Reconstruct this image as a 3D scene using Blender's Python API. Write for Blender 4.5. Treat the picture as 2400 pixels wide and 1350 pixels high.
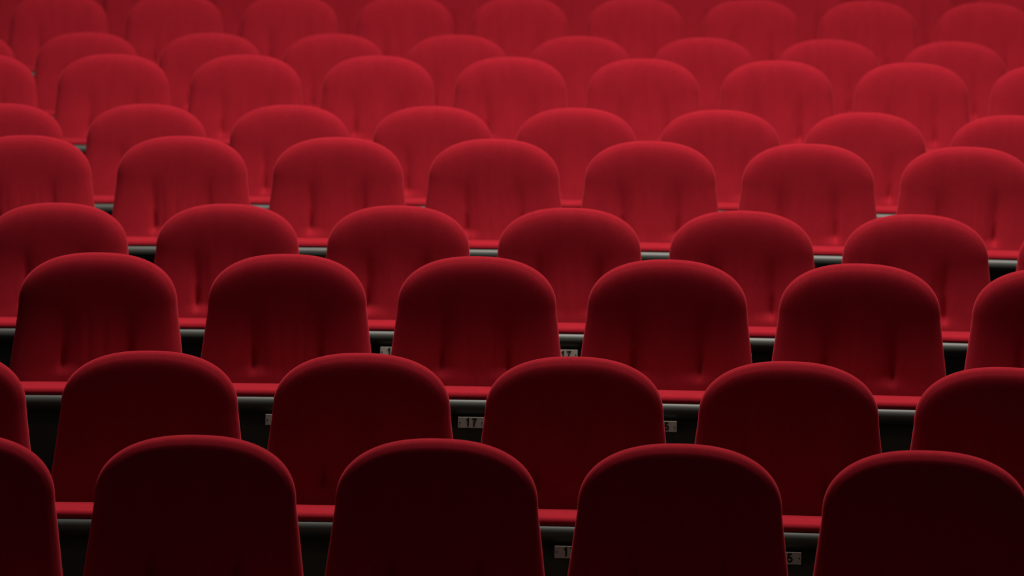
import bpy, math, random
import numpy as np
from mathutils import Matrix, Vector

sc = bpy.context.scene
for o in list(bpy.data.objects):
    bpy.data.objects.remove(o)
C = sc.collection

# ------------------------------------------------------------------ camera
HT = 1.00            # height of a backrest top above its own floor tier
F_PX = 6937.4
cam_data = bpy.data.cameras.new('camera')
cam = bpy.data.objects.new('camera', cam_data)
C.objects.link(cam)
sc.camera = cam
PITCH, ROLL, CAM_Z = 0.1796, 0.0061, HT + 1.5335
c_, s_ = math.cos(PITCH), math.sin(PITCH)
cr_, sr_ = math.cos(ROLL), math.sin(ROLL)
fwd = Vector((0, c_, -s_))
up0 = Vector((0, s_, c_))
rt0 = Vector((1, 0, 0))
rt = rt0 * cr_ + up0 * sr_
up = up0 * cr_ - rt0 * sr_
cam.matrix_world = Matrix(((rt.x, up.x, -fwd.x, 0), (rt.y, up.y, -fwd.y, 0), (rt.z, up.z, -fwd.z, CAM_Z), (0, 0, 0, 1)))
cam_data.sensor_fit = 'HORIZONTAL'
cam_data.sensor_width = 36.0
cam_data.lens = F_PX / 2400.0 * 36.0
cam_data.clip_end = 200
cam_data.dof.use_dof = True
cam_data.dof.focus_distance = 7.6
cam_data.dof.aperture_fstop = 4.8

# ------------------------------------------------------------------ world
w = bpy.data.worlds.new('hall_air')
sc.world = w
w.use_nodes = True
bg = w.node_tree.nodes['Background']
bg.inputs[0].default_value = (0.88, 0.75, 1.0, 1)
bg.inputs[1].default_value = 0.042

# ------------------------------------------------------------------ lamps of the hall ceiling
def area_lamp(name, loc, size, watts, color=(1, 0.93, 0.85), spread=180):
    d = bpy.data.lights.new(name, 'AREA')
    d.shape = 'ELLIPSE'
    d.size, d.size_y = size
    d.energy = watts
    d.color = color
    d.spread = math.radians(spread)
    o = bpy.data.objects.new(name, d)
    o.location = loc
    C.objects.link(o)
    return o

area_lamp('ceiling_lamp', (0.7, 9.95, 7.1), (4.2, 2.0), 715)

# ------------------------------------------------------------------ exposure
vs = sc.view_settings
vs.view_transform = 'Standard'
vs.look = 'None'
vs.exposure = 0.0
vs.gamma = 1.0
vs.use_curve_mapping = False
sc.cycles.max_bounces = 8
sc.cycles.diffuse_bounces = 5
sc.cycles.use_denoising = True

# ------------------------------------------------------------------ materials
def new_mat(name):
    m = bpy.data.materials.new(name)
    m.use_nodes = True
    nt = m.node_tree
    return m, nt, nt.nodes['Principled BSDF']

def velvet(name, base, dark):
    m, nt, b = new_mat(name)
    tc = nt.nodes.new('ShaderNodeTexCoord')
    # broad, upright pile streaks
    mp = nt.nodes.new('ShaderNodeMapping')
    mp.inputs['Scale'].default_value = (26, 26, 2.2)
    n1 = nt.nodes.new('ShaderNodeTexNoise')
    n1.inputs['Scale'].default_value = 1.0
    n1.inputs['Detail'].default_value = 3
    # fine fibre grain
    n2 = nt.nodes.new('ShaderNodeTexNoise')
    n2.inputs['Scale'].default_value = 420
    n2.inputs['Detail'].default_value = 2
    oi = nt.nodes.new('ShaderNodeObjectInfo')
    add = nt.nodes.new('ShaderNodeVectorMath'); add.operation = 'ADD'
    cmb = nt.nodes.new('ShaderNodeCombineXYZ')
    mul = nt.nodes.new('ShaderNodeMath'); mul.operation = 'MULTIPLY'; mul.inputs[1].default_value = 37.0
    L = nt.links.new
    L(oi.outputs['Random'], mul.inputs[0])
    L(mul.outputs[0], cmb.inputs[0]); L(mul.outputs[0], cmb.inputs[1])
    L(tc.outputs['Object'], mp.inputs['Vector'])
    L(mp.outputs['Vector'], add.inputs[0]); L(cmb.outputs[0], add.inputs[1])
    L(add.outputs[0], n1.inputs['Vector'])
    L(tc.outputs['Object'], n2.inputs['Vector'])
    r1 = nt.nodes.new('ShaderNodeMapRange')
    r1.inputs['From Min'].default_value = 0.3; r1.inputs['From Max'].default_value = 0.7
    r1.inputs['To Min'].default_value = 0.0; r1.inputs['To Max'].default_value = 1.0
    L(n1.outputs['Fac'], r1.inputs['Value'])
    mx = nt.nodes.new('ShaderNodeMix'); mx.data_type = 'RGBA'
    mx.inputs['A'].default_value = (*dark, 1)
    mx.inputs['B'].default_value = (*base, 1)
    L(r1.outputs[0], mx.inputs['Factor'])
    mx2 = nt.nodes.new('ShaderNodeMix'); mx2.data_type = 'RGBA'; mx2.blend_type = 'MULTIPLY'
    r2 = nt.nodes.new('ShaderNodeMapRange')
    r2.inputs['From Min'].default_value = 0.3; r2.inputs['From Max'].default_value = 0.7
    r2.inputs['To Min'].default_value = 0.82; r2.inputs['To Max'].default_value = 1.12
    L(n2.outputs['Fac'], r2.inputs['Value'])
    mx2.inputs['Factor'].default_value = 1.0
    L(mx.outputs['Result'], mx2.inputs['A']); L(r2.outputs[0], mx2.inputs['B'])
    L(mx2.outputs['Result'], b.inputs['Base Color'])
    bp = nt.nodes.new('ShaderNodeBump')
    bp.inputs['Strength'].default_value = 0.12; bp.inputs['Distance'].default_value = 0.001
    L(n2.outputs['Fac'], bp.inputs['Height']); L(bp.outputs[0], b.inputs['Normal'])
    b.inputs['Roughness'].default_value = 0.95
    b.inputs['Specular IOR Level'].default_value = 0.03
    b.inputs['Sheen Weight'].default_value = 1.0
    b.inputs['Sheen Roughness'].default_value = 0.42
    b.inputs['Sheen Tint'].default_value = (0.62, 0.054, 0.074, 1)
    return m

M_RED = velvet('red_velvet', (0.335, 0.0125, 0.0225), (0.305, 0.0110, 0.0210))

def plain(name, col, rough, metal=0.0, spec=0.5, noise=0.0, nscale=60):
    m, nt, b = new_mat(name)
    b.inputs['Roughness'].default_value = rough
    b.inputs['Metallic'].default_value = metal
    b.inputs['Specular IOR Level'].default_value = spec
    tc = nt.nodes.new('ShaderNodeTexCoord')
    n = nt.nodes.new('ShaderNodeTexNoise')
    n.inputs['Scale'].default_value = nscale
    n.inputs['Detail'].default_value = 4
    nt.links.new(tc.outputs['Object'], n.inputs['Vector'])
    mx = nt.nodes.new('ShaderNodeMix'); mx.data_type = 'RGBA'
    k0, k1 = 1 - noise, 1 + noise
    mx.inputs['A'].default_value = (col[0] * k0, col[1] * k0, col[2] * k0, 1)
    mx.inputs['B'].default_value = (col[0] * k1, col[1] * k1, col[2] * k1, 1)
    nt.links.new(n.outputs['Fac'], mx.inputs['Factor'])
    nt.links.new(mx.outputs['Result'], b.inputs['Base Color'])
    return m

M_PAN = plain('black_seat_pan_plastic', (0.031, 0.033, 0.026), 0.5, 0, 0.55, 0.15, 300)
M_STEEL = plain('black_powder_coat', (0.010, 0.010, 0.010), 0.5, 0, 0.4, 0.2, 200)
M_SHELL = plain('beech_ply', (0.42, 0.33, 0.24), 0.45, 0, 0.4, 0.3, 30)
M_PLATE = plain('aged_ivory_plate', (0.42, 0.37, 0.31), 0.5, 0, 0.4, 0.12, 120)
M_INK = plain('black_numeral_paint', (0.008, 0.008, 0.008), 0.6, 0, 0.3, 0.1, 90)
M_SCREW = plain('dark_screw', (0.06, 0.05, 0.045), 0.45, 0.8, 0.5, 0.2, 200)
M_FLOOR = plain('black_carpet', (0.010, 0.008, 0.008), 0.95, 0, 0.1, 0.4, 140)
M_WALL = plain('dark_red_wall_paint', (0.10, 0.006, 0.008), 0.8, 0, 0.2, 0.1, 12)

# ------------------------------------------------------------------ layout of the rows (concentric arcs)
AX, DY, R0, ROWP, SEATP, RISER = -1.1957, 6.5591, 19.7739, 0.95, 0.55, 0.0952
CY = DY - R0

# ------------------------------------------------------------------ structure
def mesh_obj(name, verts, faces, mat, parent=None, smooth=False):
    me = bpy.data.meshes.new(name)
    me.from_pydata([tuple(map(float, v)) for v in verts], [], faces)
    me.validate()
    if smooth:
        me.polygons.foreach_set('use_smooth', [True] * len(me.polygons))
    me.materials.append(mat)
    me.update()
    o = bpy.data.objects.new(name, me)
    C.objects.link(o)
    if parent:
        o.parent = parent
    return o

def build_floor():
    # stepped profile (radius, z), one tier for each pair of rows, swept along the arc
    prof = [(R0 - 6.0, -0.30), (R0 - 6.0, 0.0)]
    for i in range(1, 5):
        r = R0 + 2 * i * ROWP - 0.52
        prof += [(r, (i - 1) * RISER), (r, i * RISER)]
    prof += [(R0 + 10 * ROWP - 0.52, 4 * RISER), (R0 + 10 * ROWP - 0.52, 5 * RISER), (R0 + 12.2, 5 * RISER), (R0 + 12.2, -0.30)]
    n = 48
    V, Fc = [], []
    for j in range(n + 1):
        a = -0.30 + 0.60 * j / n
        for r, z in prof:
            V.append((AX + r * math.sin(a), CY + r * math.cos(a), z))
    m = len(prof)
    for j in range(n):
        for i in range(m):
            k = (i + 1) % m
            Fc.append((j * m + i, j * m + k, (j + 1) * m + k, (j + 1) * m + i))
    Fc.append(tuple(range(m)))
    Fc.append(tuple(n * m + i for i in range(m))[::-1])
    o = mesh_obj('floor', V, Fc, M_FLOOR)
    o['kind'] = 'structure'
    return o

def build_wall():
    V, Fc = [], []
    n = 48
    rA, rB, z0, z1 = R0 + 11.6, R0 + 11.8, 5 * RISER, 5.0
    for j in range(n + 1):
        a = -0.30 + 0.60 * j / n
        for r, z in ((rA, z0), (rA, z1), (rB, z1), (rB, z0)):
            V.append((AX + r * math.sin(a), CY + r * math.cos(a), z))
    for j in range(n):
        for i in range(4):
            k = (i + 1) % 4
            Fc.append((j * 4 + i, j * 4 + k, (j + 1) * 4 + k, (j + 1) * 4 + i))
    Fc.append((0, 1, 2, 3)); Fc.append(tuple(n * 4 + i for i in (3, 2, 1, 0)))
    o = mesh_obj('wall_back', V, Fc, M_WALL)
    o['kind'] = 'structure'

build_floor()
build_wall()

# ------------------------------------------------------------------ seat parts (local: +x right, -y towards the stage, z up)
LB = 0.70                       # backrest length, top to bottom
def half_width(q):
    q = np.asarray(q, float)
    top = 0.230 * np.clip(1 - np.clip((0.15 - q) / 0.15, 0, 1) ** 2.38, 0, 1) ** (1 / 2.38)
    side = 0.230 + 0.125 * np.clip(q - 0.15, 0, 0.24)
    w_ = np.where(q < 0.15, top, side)
    e = np.clip((q - (LB - 0.09)) / 0.09, 0, 1)
    return w_ * np.clip(1 - e ** 2.4, 0, 1) ** (1 / 2.4)

def outline(n):
    """Closed outline of the backrest, n points equally spaced (x, q), q downwards from the top."""
    t = np.linspace(0, math.pi / 2, 900)
    qs = np.concatenate([0.15 * (1 - np.cos(t)), np.linspace(0.15, LB - 0.09, 600)[1:], LB - 0.09 + 0.09 * np.sin(t)[1:]])
    hw = half_width(qs); hw[0] = 0; hw[-1] = 0
    x = np.concatenate([hw, -hw[::-1][1:-1]])
    q = np.concatenate([qs, qs[::-1][1:-1]])
    P = np.stack([x, q], 1)
    P = np.vstack([P, P[:1]])
    sl = np.concatenate([[0], np.cumsum(np.linalg.norm(np.diff(P, axis=0), axis=1))])
    u = np.linspace(0, sl[-1], n, endpoint=False)
    return np.stack([np.interp(u, sl, P[:, 0]), np.interp(u, sl, P[:, 1])], 1)

def sstep(a, b, v):
    t = np.clip((v - a) / (b - a), 0, 1)
    return t * t * (3 - 2 * t)

_q = np.linspace(-0.02, LB + 0.05, 800)
_tilt = np.interp(_q, [0.0, 0.06, 0.13, 0.22, 0.30, 0.345, 0.40, LB], [11, 10, 10, 15.5, 18.5, 18.5, 14, 10])
_k = np.ones(91) / 91
_tilt = np.convolve(np.pad(_tilt, 45, mode='edge'), _k, mode='valid')
_B = np.concatenate([[0], np.cumsum(np.tan(np.radians((_tilt[1:] + _tilt[:-1]) / 2)) * np.diff(_q))])
_B -= np.interp(0.0, _q, _B)
def bend(q):
    return np.interp(q, _q, _B)

RF, RB, TB = 0.032, 0.020, 0.018
LF = 0.040                      # how far the rounding of the face runs in from the edge
def face_y(d):
    d = np.maximum(d, 0)
    return -0.024 * np.sqrt(1 - np.exp(-2 * d / LF)) - 0.008 * (1 - np.exp(-d / 0.05))
def make_backrest(seed):
    rnd = random.Random(seed)
    N = 176
    P = outline(N)
    T = np.roll(P, -1, 0) - np.roll(P, 1, 0)
    T /= np.linalg.norm(T, axis=1)[:, None]
    Nn = np.stack([-T[:, 1], T[:, 0]], 1)           # inward normal
    ctr = np.array([0, 0.33])
    if np.mean(np.sum((ctr - P) * Nn, 1)) < 0:
        Nn = -Nn
    dF = 0.060 * np.linspace(0, 1, 15) ** 2
    yF = face_y(dF)
    dense = outline(1400)
    verts = []; rings = []
    def ring(pts, y):
        s = len(verts)
        for (x, q), yy in zip(pts, y):
            verts.append((x, yy, q))
        rings.append(list(range(s, s + len(pts))))
    # back edge -> outline -> front edge -> face
    angb = np.linspace(math.pi / 2, 0, 6)[:-1]
    for a in angb:
        d = RB * (1 - math.cos(a)); y = TB * math.sin(a)
        ring(P + Nn * d, np.full(N, y))
    for d, y in zip(dF, yF):
        ring(P + Nn * d, np.full(N, y))
    inner = P + Nn * dF[-1]
    seg = 30
    for s in np.linspace(1, 0, seg + 1)[1:-1]:
        ring(ctr + (inner - ctr) * s, np.full(N, yF[-1]))
    nf = len(verts)
    verts.append((ctr[0], yF[-1], ctr[1]))
    faces = []
    for a, b in zip(rings[:-1], rings[1:]):
        for i in range(N):
            k = (i + 1) % N
            faces.append((a[i], a[k], b[k], b[i]))
    last = rings[-1]
    for i in range(N):
        faces.append((last[i], last[(i + 1) % N], nf))
    faces.append(tuple(rings[0][::-1]))
    V = np.array(verts)
    x, y, q = V[:, 0].copy(), V[:, 1].copy(), V[:, 2].copy()
    isf = y < -1e-9
    D = np.full(len(V), 1.0)
    for c0 in range(0, len(V), 1000):
        sl = slice(c0, c0 + 1000)
        D[sl] = np.sqrt(np.min((x[sl, None] - dense[None, :, 0]) ** 2 + (q[sl, None] - dense[None, :, 1]) ** 2, axis=1))
    y = np.where(isf & (D > 0.055), face_y(D), y)
    front = np.where(isf, np.clip(-y / RF, 0, 1) ** 2, 0)              # 1 on the face, 0 at the silhouette
    dist = half_width(np.clip(q, 1e-4, LB - 1e-4)) - np.abs(x)
    # upholstery relief: + is towards the sitter
    h = np.zeros(len(V))
    cut = 1 - sstep(0.306, 0.342, q)
    for sgn in (-1, 1):
        gx = sgn * (0.097 + rnd.uniform(-0.002, 0.002)) + 0.003 * np.sin(q * 14 + rnd.uniform(0, 6))
        dep = (0.0135 + rnd.uniform(-0.003, 0.002)) * sstep(0.12, 0.33, q) ** 1.2 * cut
        u = (x - gx) * sgn                              # + towards the side bolster: steep; - towards the middle panel: gentle
        h -= dep * np.where(u > 0, np.exp(-np.abs(u / 0.0085) ** 1.5), np.exp(-np.abs(u / 0.024) ** 1.15))
        h -= 0.010 * sstep(0.245, 0.312, q) * (1 - sstep(0.313, 0.336, q)) * np.exp(-((x - gx) / 0.0055) ** 2)   # the tuft
        h -= 0.0012 * sstep(0.31, 0.33, q) * np.exp(-((x - gx) / 0.004) ** 2)
        h -= 0.004 * sstep(0.10, 0.24, q) * cut * np.exp(-((x - gx) / 0.035) ** 2)
    for kx in (-0.055, -0.024, 0.020, 0.052):
        gx = kx + rnd.uniform(-0.008, 0.008)
        dep = rnd.uniform(0.0004, 0.0022) * sstep(0.12 + rnd.uniform(0, 0.05), 0.24, q) * cut
        h -= dep * np.exp(-((x - gx) / rnd.uniform(0.006, 0.011)) ** 2)
    h += 0.004 * sstep(0.318, 0.38, q)                                     # lumbar roll below the tufts
    yy = y - h * front
    # sewn seam just inside the edge
    yy += 0.0006 * np.exp(-((D - 0.011) / 0.0022) ** 2) * isf
    yy -= bend(q)
    W = np.stack([x, yy, HT - q], 1)
    me = bpy.data.meshes.new('backrest')
    me.from_pydata(W.tolist(), [], faces)
    me.polygons.foreach_set('use_smooth', [True] * len(me.polygons))
    me.materials.append(M_RED)
    me.update()
    return me

def make_shell():
    N = 72
    P = outline(N)
    ctr = np.array([0, 0.36])
    V = []; rings = []
    for s, y in ((0.90, TB - 0.004), (0.92, TB + 0.004), (0.90, TB + 0.016), (0.45, TB + 0.018)):
        r = ctr + (P - ctr) * s
        st = len(V)
        for xx, q in r:
            V.append((xx, y - float(bend(q)), HT - q))
        rings.append(list(range(st, st + N)))
    Fc = []
    for a, b in zip(rings[:-1], rings[1:]):
        for i in range(N):
            k = (i + 1) % N
            Fc.append((a[i], b[i], b[k], a[k]))
    Fc.append(tuple(rings[0])); Fc.append(tuple(rings[-1][::-1]))
    me = bpy.data.meshes.new('back_shell')
    me.from_pydata(V, [], Fc)
    me.polygons.foreach_set('use_smooth', [True] * len(me.polygons))
    me.materials.append(M_SHELL)
    me.update()
    return me

def sweep_x(name, prof, hw, mat, endr=0.012, nseg=5, sag=0.0):
    """Closed profile [(y, z)] swept along x from -hw to hw, the ends rounded inwards."""
    prof = np.array(prof)
    cen = prof.mean(0)
    xs, sc_ = [], []
    for a in np.linspace(0, math.pi / 2, nseg):
        xs.append(-hw + endr * (1 - math.sin(a))); sc_.append(endr * (1 - math.cos(a)))
    mid = np.linspace(-hw + endr, hw - endr, 12)[1:-1]
    left = sorted(zip(xs, sc_))
    st = [(x, d) for x, d in left] + [(x, 0.0) for x in mid] + [(-x, d) for x, d in reversed(left)]
    V, Fc = [], []
    # offset of the profile towards its middle near the ends
    T = np.roll(prof, -1, 0) - np.roll(prof, 1, 0)
    T /= np.linalg.norm(T, axis=1)[:, None] + 1e-12
    Nn = np.stack([-T[:, 1], T[:, 0]], 1)
    if np.sum((cen - prof) * Nn) < 0:
        Nn = -Nn
    m = len(prof)
    for i, (x, d) in enumerate(st):
        for (y, z), (ny, nz) in zip(prof, Nn):
            V.append((x, y + ny * d * 0.8, z + nz * d * 0.8 - sag * (x / hw) ** 2))
    for j in range(len(st) - 1):
        for i in range(m):
            k = (i + 1) % m
            Fc.append((j * m + i, (j + 1) * m + i, (j + 1) * m + k, j * m + k))
    Fc.append(tuple(range(m)))
    Fc.append(tuple((len(st) - 1) * m + i for i in range(m))[::-1])
    me = bpy.data.meshes.new(name)
    me.from_pydata(V, [], Fc)
    me.polygons.foreach_set('use_smooth', [True] * len(me.polygons))
    me.materials.append(mat)
    me.update()
    return me

def arc_pts(cy, cz, ry, rz, a0, a1, n):
    return [(cy + ry * math.cos(math.radians(a)), cz + rz * math.sin(math.radians(a))) for a in np.linspace(a0, a1, n)]

ZS = HT - 0.336        # top of the folded cushion
YR, YFR = -0.172, -0.274
# folded cushion: its front edge (when lowered) is the flat red strip on top
cushion_prof = (arc_pts(YR - 0.014, ZS - 0.014, 0.014, 0.014, 0, 90, 5)
                + [(-0.21, ZS + 0.0015), (-0.245, ZS + 0.001)]
                + arc_pts(YFR + 0.016, ZS - 0.018, 0.016, 0.018, 90, 180, 6)
                + [(YFR + 0.019, ZS - 0.05), (-0.248, ZS - 0.30), (-0.228, ZS - 0.35), (-0.18, ZS - 0.36), (-0.155, ZS - 0.33), (-0.165, ZS - 0.15)])
# seat pan: bull-nosed lip, a recessed shelf for the plate, then the underside
pan_prof = ([(YFR + 0.017, ZS - 0.017)]
            + arc_pts(YFR + 0.013, ZS - 0.0435, 0.028, 0.027, 95, 250, 14)
            + [(YFR + 0.009, ZS - 0.074), (YFR + 0.010, ZS - 0.11)]

            + [(YFR + 0.004, ZS - 0.20), (-0.266, ZS - 0.36), (-0.240, ZS - 0.39), (-0.232, ZS - 0.37), (-0.256, ZS - 0.31), (YFR + 0.018, ZS - 0.07)])

def box_mesh(name, boxes, mat, bev=0.0):
    import bmesh
    bm = bmesh.new()
    for (x0, x1, y0, y1, z0, z1) in boxes:
        r = bmesh.ops.create_cube(bm, size=1)
        for v in r['verts']:
            v.co = Vector(((x0 + x1) / 2 + v.co.x * (x1 - x0), (y0 + y1) / 2 + v.co.y * (y1 - y0), (z0 + z1) / 2 + v.co.z * (z1 - z0)))
    if bev:
        bmesh.ops.bevel(bm, geom=list(bm.edges), offset=bev, segments=2, affect='EDGES', profile=0.5)
    me = bpy.data.meshes.new(name)
    bm.to_mesh(me); bm.free()
    me.materials.append(mat)
    return me

def disc_mesh(name, r, depth, mat, n=12):
    V, Fc = [], []
    for j, (rr, y) in enumerate(((r, 0), (r, -depth * 0.6), (r * 0.7, -depth))):
        for i in range(n):
            a = 2 * math.pi * i / n
            V.append((rr * math.cos(a), y, rr * math.sin(a)))
    for j in range(2):
        for i in range(n):
            k = (i + 1) % n
            Fc.append((j * n + i, j * n + k, (j + 1) * n + k, (j + 1) * n + i))
    Fc.append(tuple(range(n))[::-1]); Fc.append(tuple(2 * n + i for i in range(n)))
    me = bpy.data.meshes.new(name)
    me.from_pydata(V, [], Fc)
    me.materials.append(mat)
    return me

def _arc(cx, cy, rx, ry, a0, a1, n=9):
    return [(cx + rx * math.cos(math.radians(a)), cy + ry * math.sin(math.radians(a))) for a in np.linspace(a0, a1, n)]

# bold numerals as pen strokes in a 0.6 x 1 box
STROKES = {
    '1': [[(0.12, 0.74), (0.34, 0.92), (0.34, 0.0)]],
    '2': [_arc(0.30, 0.68, 0.22, 0.24, 170, -20) + [(0.10, 0.09)], [(0.05, 0.085), (0.56, 0.085)]],
    '3': [_arc(0.28, 0.71, 0.20, 0.20, 160, -90), _arc(0.28, 0.29, 0.23, 0.21, 90, -160)],
    '5': [[(0.50, 0.915), (0.16, 0.915), (0.12, 0.50)] + _arc(0.29, 0.33, 0.22, 0.245, 130, -155)],
    '7': [[(0.06, 0.915), (0.52, 0.915), (0.36, 0.55), (0.26, 0.0)]],
    '9': [_arc(0.30, 0.66, 0.20, 0.255, 0, 360, 17), [(0.50, 0.66)] + _arc(0.29, 0.32, 0.21, 0.235, 0, -150)],
}
def digits_mesh(txt, size=0.0225, pen=0.215):
    V, Fc = [], []
    adv = 0.76
    for di, ch in enumerate(txt):
        ox = (di - (len(txt) - 1) / 2) * adv - 0.30
        for li, line in enumerate(STROKES[ch]):
            P = np.array(line)
            T = np.gradient(P, axis=0)
            seg = np.diff(P, axis=0); seg /= np.linalg.norm(seg, axis=1)[:, None]
            base = len(V)
            for i in range(len(P)):
                t0 = seg[max(i - 1, 0)]; t1 = seg[min(i, len(seg) - 1)]
                n0 = np.array([-t0[1], t0[0]]); n1 = np.array([-t1[1], t1[0]])
                nn = n0 + n1; nn /= np.linalg.norm(nn)
                m = pen / 2 / max(0.45, float(nn @ n0))
                for sgn in (1, -1):
                    p = P[i] + nn * m * sgn
                    for y in (0.0, -0.0005 - 0.00005 * li):
                        V.append(((p[0] + ox) * size, y, (p[1] - 0.5) * size))
            for i in range(len(P) - 1):
                a, b = base + 4 * i, base + 4 * (i + 1)
                Fc += [(a + 1, a + 3, b + 3, b + 1), (a, b, b + 2, a + 2), (a, a + 1, b + 1, b), (a + 2, b + 2, b + 3, a + 3)]
            e = base + 4 * (len(P) - 1)
            Fc += [(base, base + 2, base + 3, base + 1), (e, e + 1, e + 3, e + 2)]
    me = bpy.data.meshes.new('numerals')
    me.from_pydata([tuple(map(float, v)) for v in V], [], Fc)
    me.materials.append(M_INK)
    me.update()
    return me

ME_BACK = [make_backrest(s) for s in (3, 8, 21, 34, 55)]
ME_SHELL = make_shell()
ME_CUSH = sweep_x('seat_cushion', cushion_prof, 0.243, M_RED, 0.02)
ME_PAN = sweep_x('seat_pan', pan_prof, 0.247, M_PAN, 0.012)
PW, PH = 0.0735, 0.0305
YP = YFR - 0.0300
ZP = ZS - 0.0790
PTILT = -math.atan2(0.0105, 0.036)  # upward tilt chosen so the plate catches lamp light
ME_PLATE = box_mesh('number_plate', [(-PW / 2, PW / 2, -0.0022, 0.0008, -PH / 2, PH / 2)], M_PLATE, 0.0007)
def added_wedge_mesh():
    # added dark wedge, made up to slant the plate into the lamp light
    w2, h2 = PW / 2 - 0.002, PH / 2 - 0.002
    t = PTILT
    def pt(u, v):      # u out of the plate, v up the plate -> (y, z)
        return (YP + u * math.cos(t) - v * math.sin(t), ZP + u * math.sin(t) + v * math.cos(t))
    (yt, zt), (yb, zb) = pt(0.0006, h2), pt(0.0006, -h2)
    yk = YFR + 0.009
    prof = [(yt, zt), (yb, zb), (yk, zb - 0.004), (yk, zt - 0.003)]
    V = [(x, y, z) for x in (-w2, w2) for y, z in prof]
    Fc = [(0, 1, 2, 3), (7, 6, 5, 4)] + [(i, i + 4, (i + 1) % 4 + 4, (i + 1) % 4) for i in range(4)]
    me = bpy.data.meshes.new('added_plate_wedge')
    me.from_pydata(V, [], Fc)
    me.materials.append(M_STEEL)
    return me
ME_WEDGE = added_wedge_mesh()
ME_SCREW = disc_mesh('screw', 0.0022, 0.0009, M_SCREW)
ME_LEG = {}
for s in (-1, 1):
    x = s * 0.2555
    ME_LEG[s] = box_mesh('leg', [(x - 0.007, x + 0.007, -0.20, -0.09, 0.03, ZS - 0.20), (x - 0.012, x + 0.012, -0.27, 0.0, 0.0, 0.03)], M_STEEL, 0.003)
ME_HINGE = box_mesh('hinge_bar', [(-0.25, 0.25, -0.150, -0.125, ZS - 0.315, ZS - 0.285)], M_STEEL, 0.004)
ME_NUM = {}

def link(name, me, parent):
    o = bpy.data.objects.new(name, me)
    C.objects.link(o)
    o.parent = parent
    return o

def make_seat(variant, number, drop):
    root = bpy.data.objects.new('theatre_seat', None)
    root.empty_display_size = 0.1
    C.objects.link(root)
    link('backrest', ME_BACK[variant], root)
    link('back_shell', ME_SHELL, root)
    link('seat_cushion', ME_CUSH, root).location.z = -drop
    link('seat_pan', ME_PAN, root).location.z = -drop
    for s in (-1, 1):
        link('leg', ME_LEG[s], root)
    link('hinge_bar', ME_HINGE, root)
    pl = link('number_plate', ME_PLATE, root)
    pl.location = (0.002, YP, ZP - drop)
    pl.rotation_euler = (PTILT, 0, 0)
    link('added_plate_wedge', ME_WEDGE, root).location = (0.002, 0, -drop)
    for s in (-1, 1):
        sw = link('screw', ME_SCREW, pl)
        sw.location = (s * (PW / 2 - 0.0055), -0.0022, 0)
    if number:
        if number not in ME_NUM:
            ME_NUM[number] = digits_mesh(str(number))
        nm = link('numerals', ME_NUM[number], pl)
        nm.location = (0.0, -0.0024, 0.0005)
    return root

ORD = ['first', 'second', 'third', 'fourth', 'fifth', 'sixth', 'seventh', 'eighth', 'ninth', 'tenth', 'eleventh']
# row (10 = nearest): arc offset of a reference seat, first and last seat index, seat number of the reference seat
ROWS = {
    10: (0.4796, -1, 3, None),
    9: (0.2599, -1, 4, 21),
    8: (-0.0039, 0, 5, 21),
    7: (-0.2694, 0, 6, 21 + 2),
    6: (-0.5190, 0, 6, None),
    5: (-0.7615, 0, 7, None),
    4: (-0.4641, -1, 7, None),
    3: (-0.7061, -1, 7, None),
    2: (-0.9733, 0, 8, None),
    1: (-1.2100, 0, 9, None),
    0: (-1.4800, 1, 9, None),     # the topmost row, of which only four seats peep over the row below
}
# the cushions of the rows hang at slightly different heights
DROP = {10: 0.024, 9: 0.022, 8: 0.008, 7: 0.003, 6: -0.006, 5: -0.008, 4: -0.010, 3: -0.010, 2: -0.010, 1: -0.010, 0: -0.010}
TOPLABEL = {
    1: 'sliver of red velvet seat above right shoulder of leftmost seat in ninth row from front',
    2: 'sliver of red velvet seat above right shoulder of second seat from left in ninth row',
    8: 'sliver of red velvet seat above eighth seat from left in ninth row from front',
    9: 'sliver of red velvet seat above left shoulder of rightmost seat in ninth row from front'}
rnd = random.Random(11)
for k in range(10, -1, -1):
    off, i0, i1, num0 = ROWS[k]
    R = R0 + (10 - k) * ROWP
    z = ((10 - k) // 2) * RISER
    n = i1 - i0 + 1
    rowname = 'front row' if k == 10 else ('%s row from front' % ORD[10 - k])
    for i in range(i0, i1 + 1):
        if k == 0 and i not in (1, 2, 8, 9):
            continue
        a = (off + i * SEATP) / R
        num = None if num0 is None else num0 - 2 * i
        s = make_seat(rnd.randrange(len(ME_BACK)), num, DROP[k])
        s.location = (AX + R * math.sin(a), CY + R * math.cos(a), z)
        s.rotation_euler = (0, 0, -a + rnd.uniform(-0.006, 0.006))
        j = i - i0
        pos = 'leftmost' if j == 0 else ('rightmost' if j == n - 1 else '%s from left' % ORD[j])
        extra = ''
        if k in (7, 8, 9) and num in (15, 17, 19) and not (k == 9 and num == 19) and not (k == 7 and num == 15):
            extra = ' with plate %d' % num
        s['label'] = 'red velvet seat%s, %s in %s' % (extra, pos, rowname)
        if k == 0:
            s['label'] = TOPLABEL[i]
        s['category'] = 'seat'
        s['group'] = 'red velvet theatre seats in curved rows'
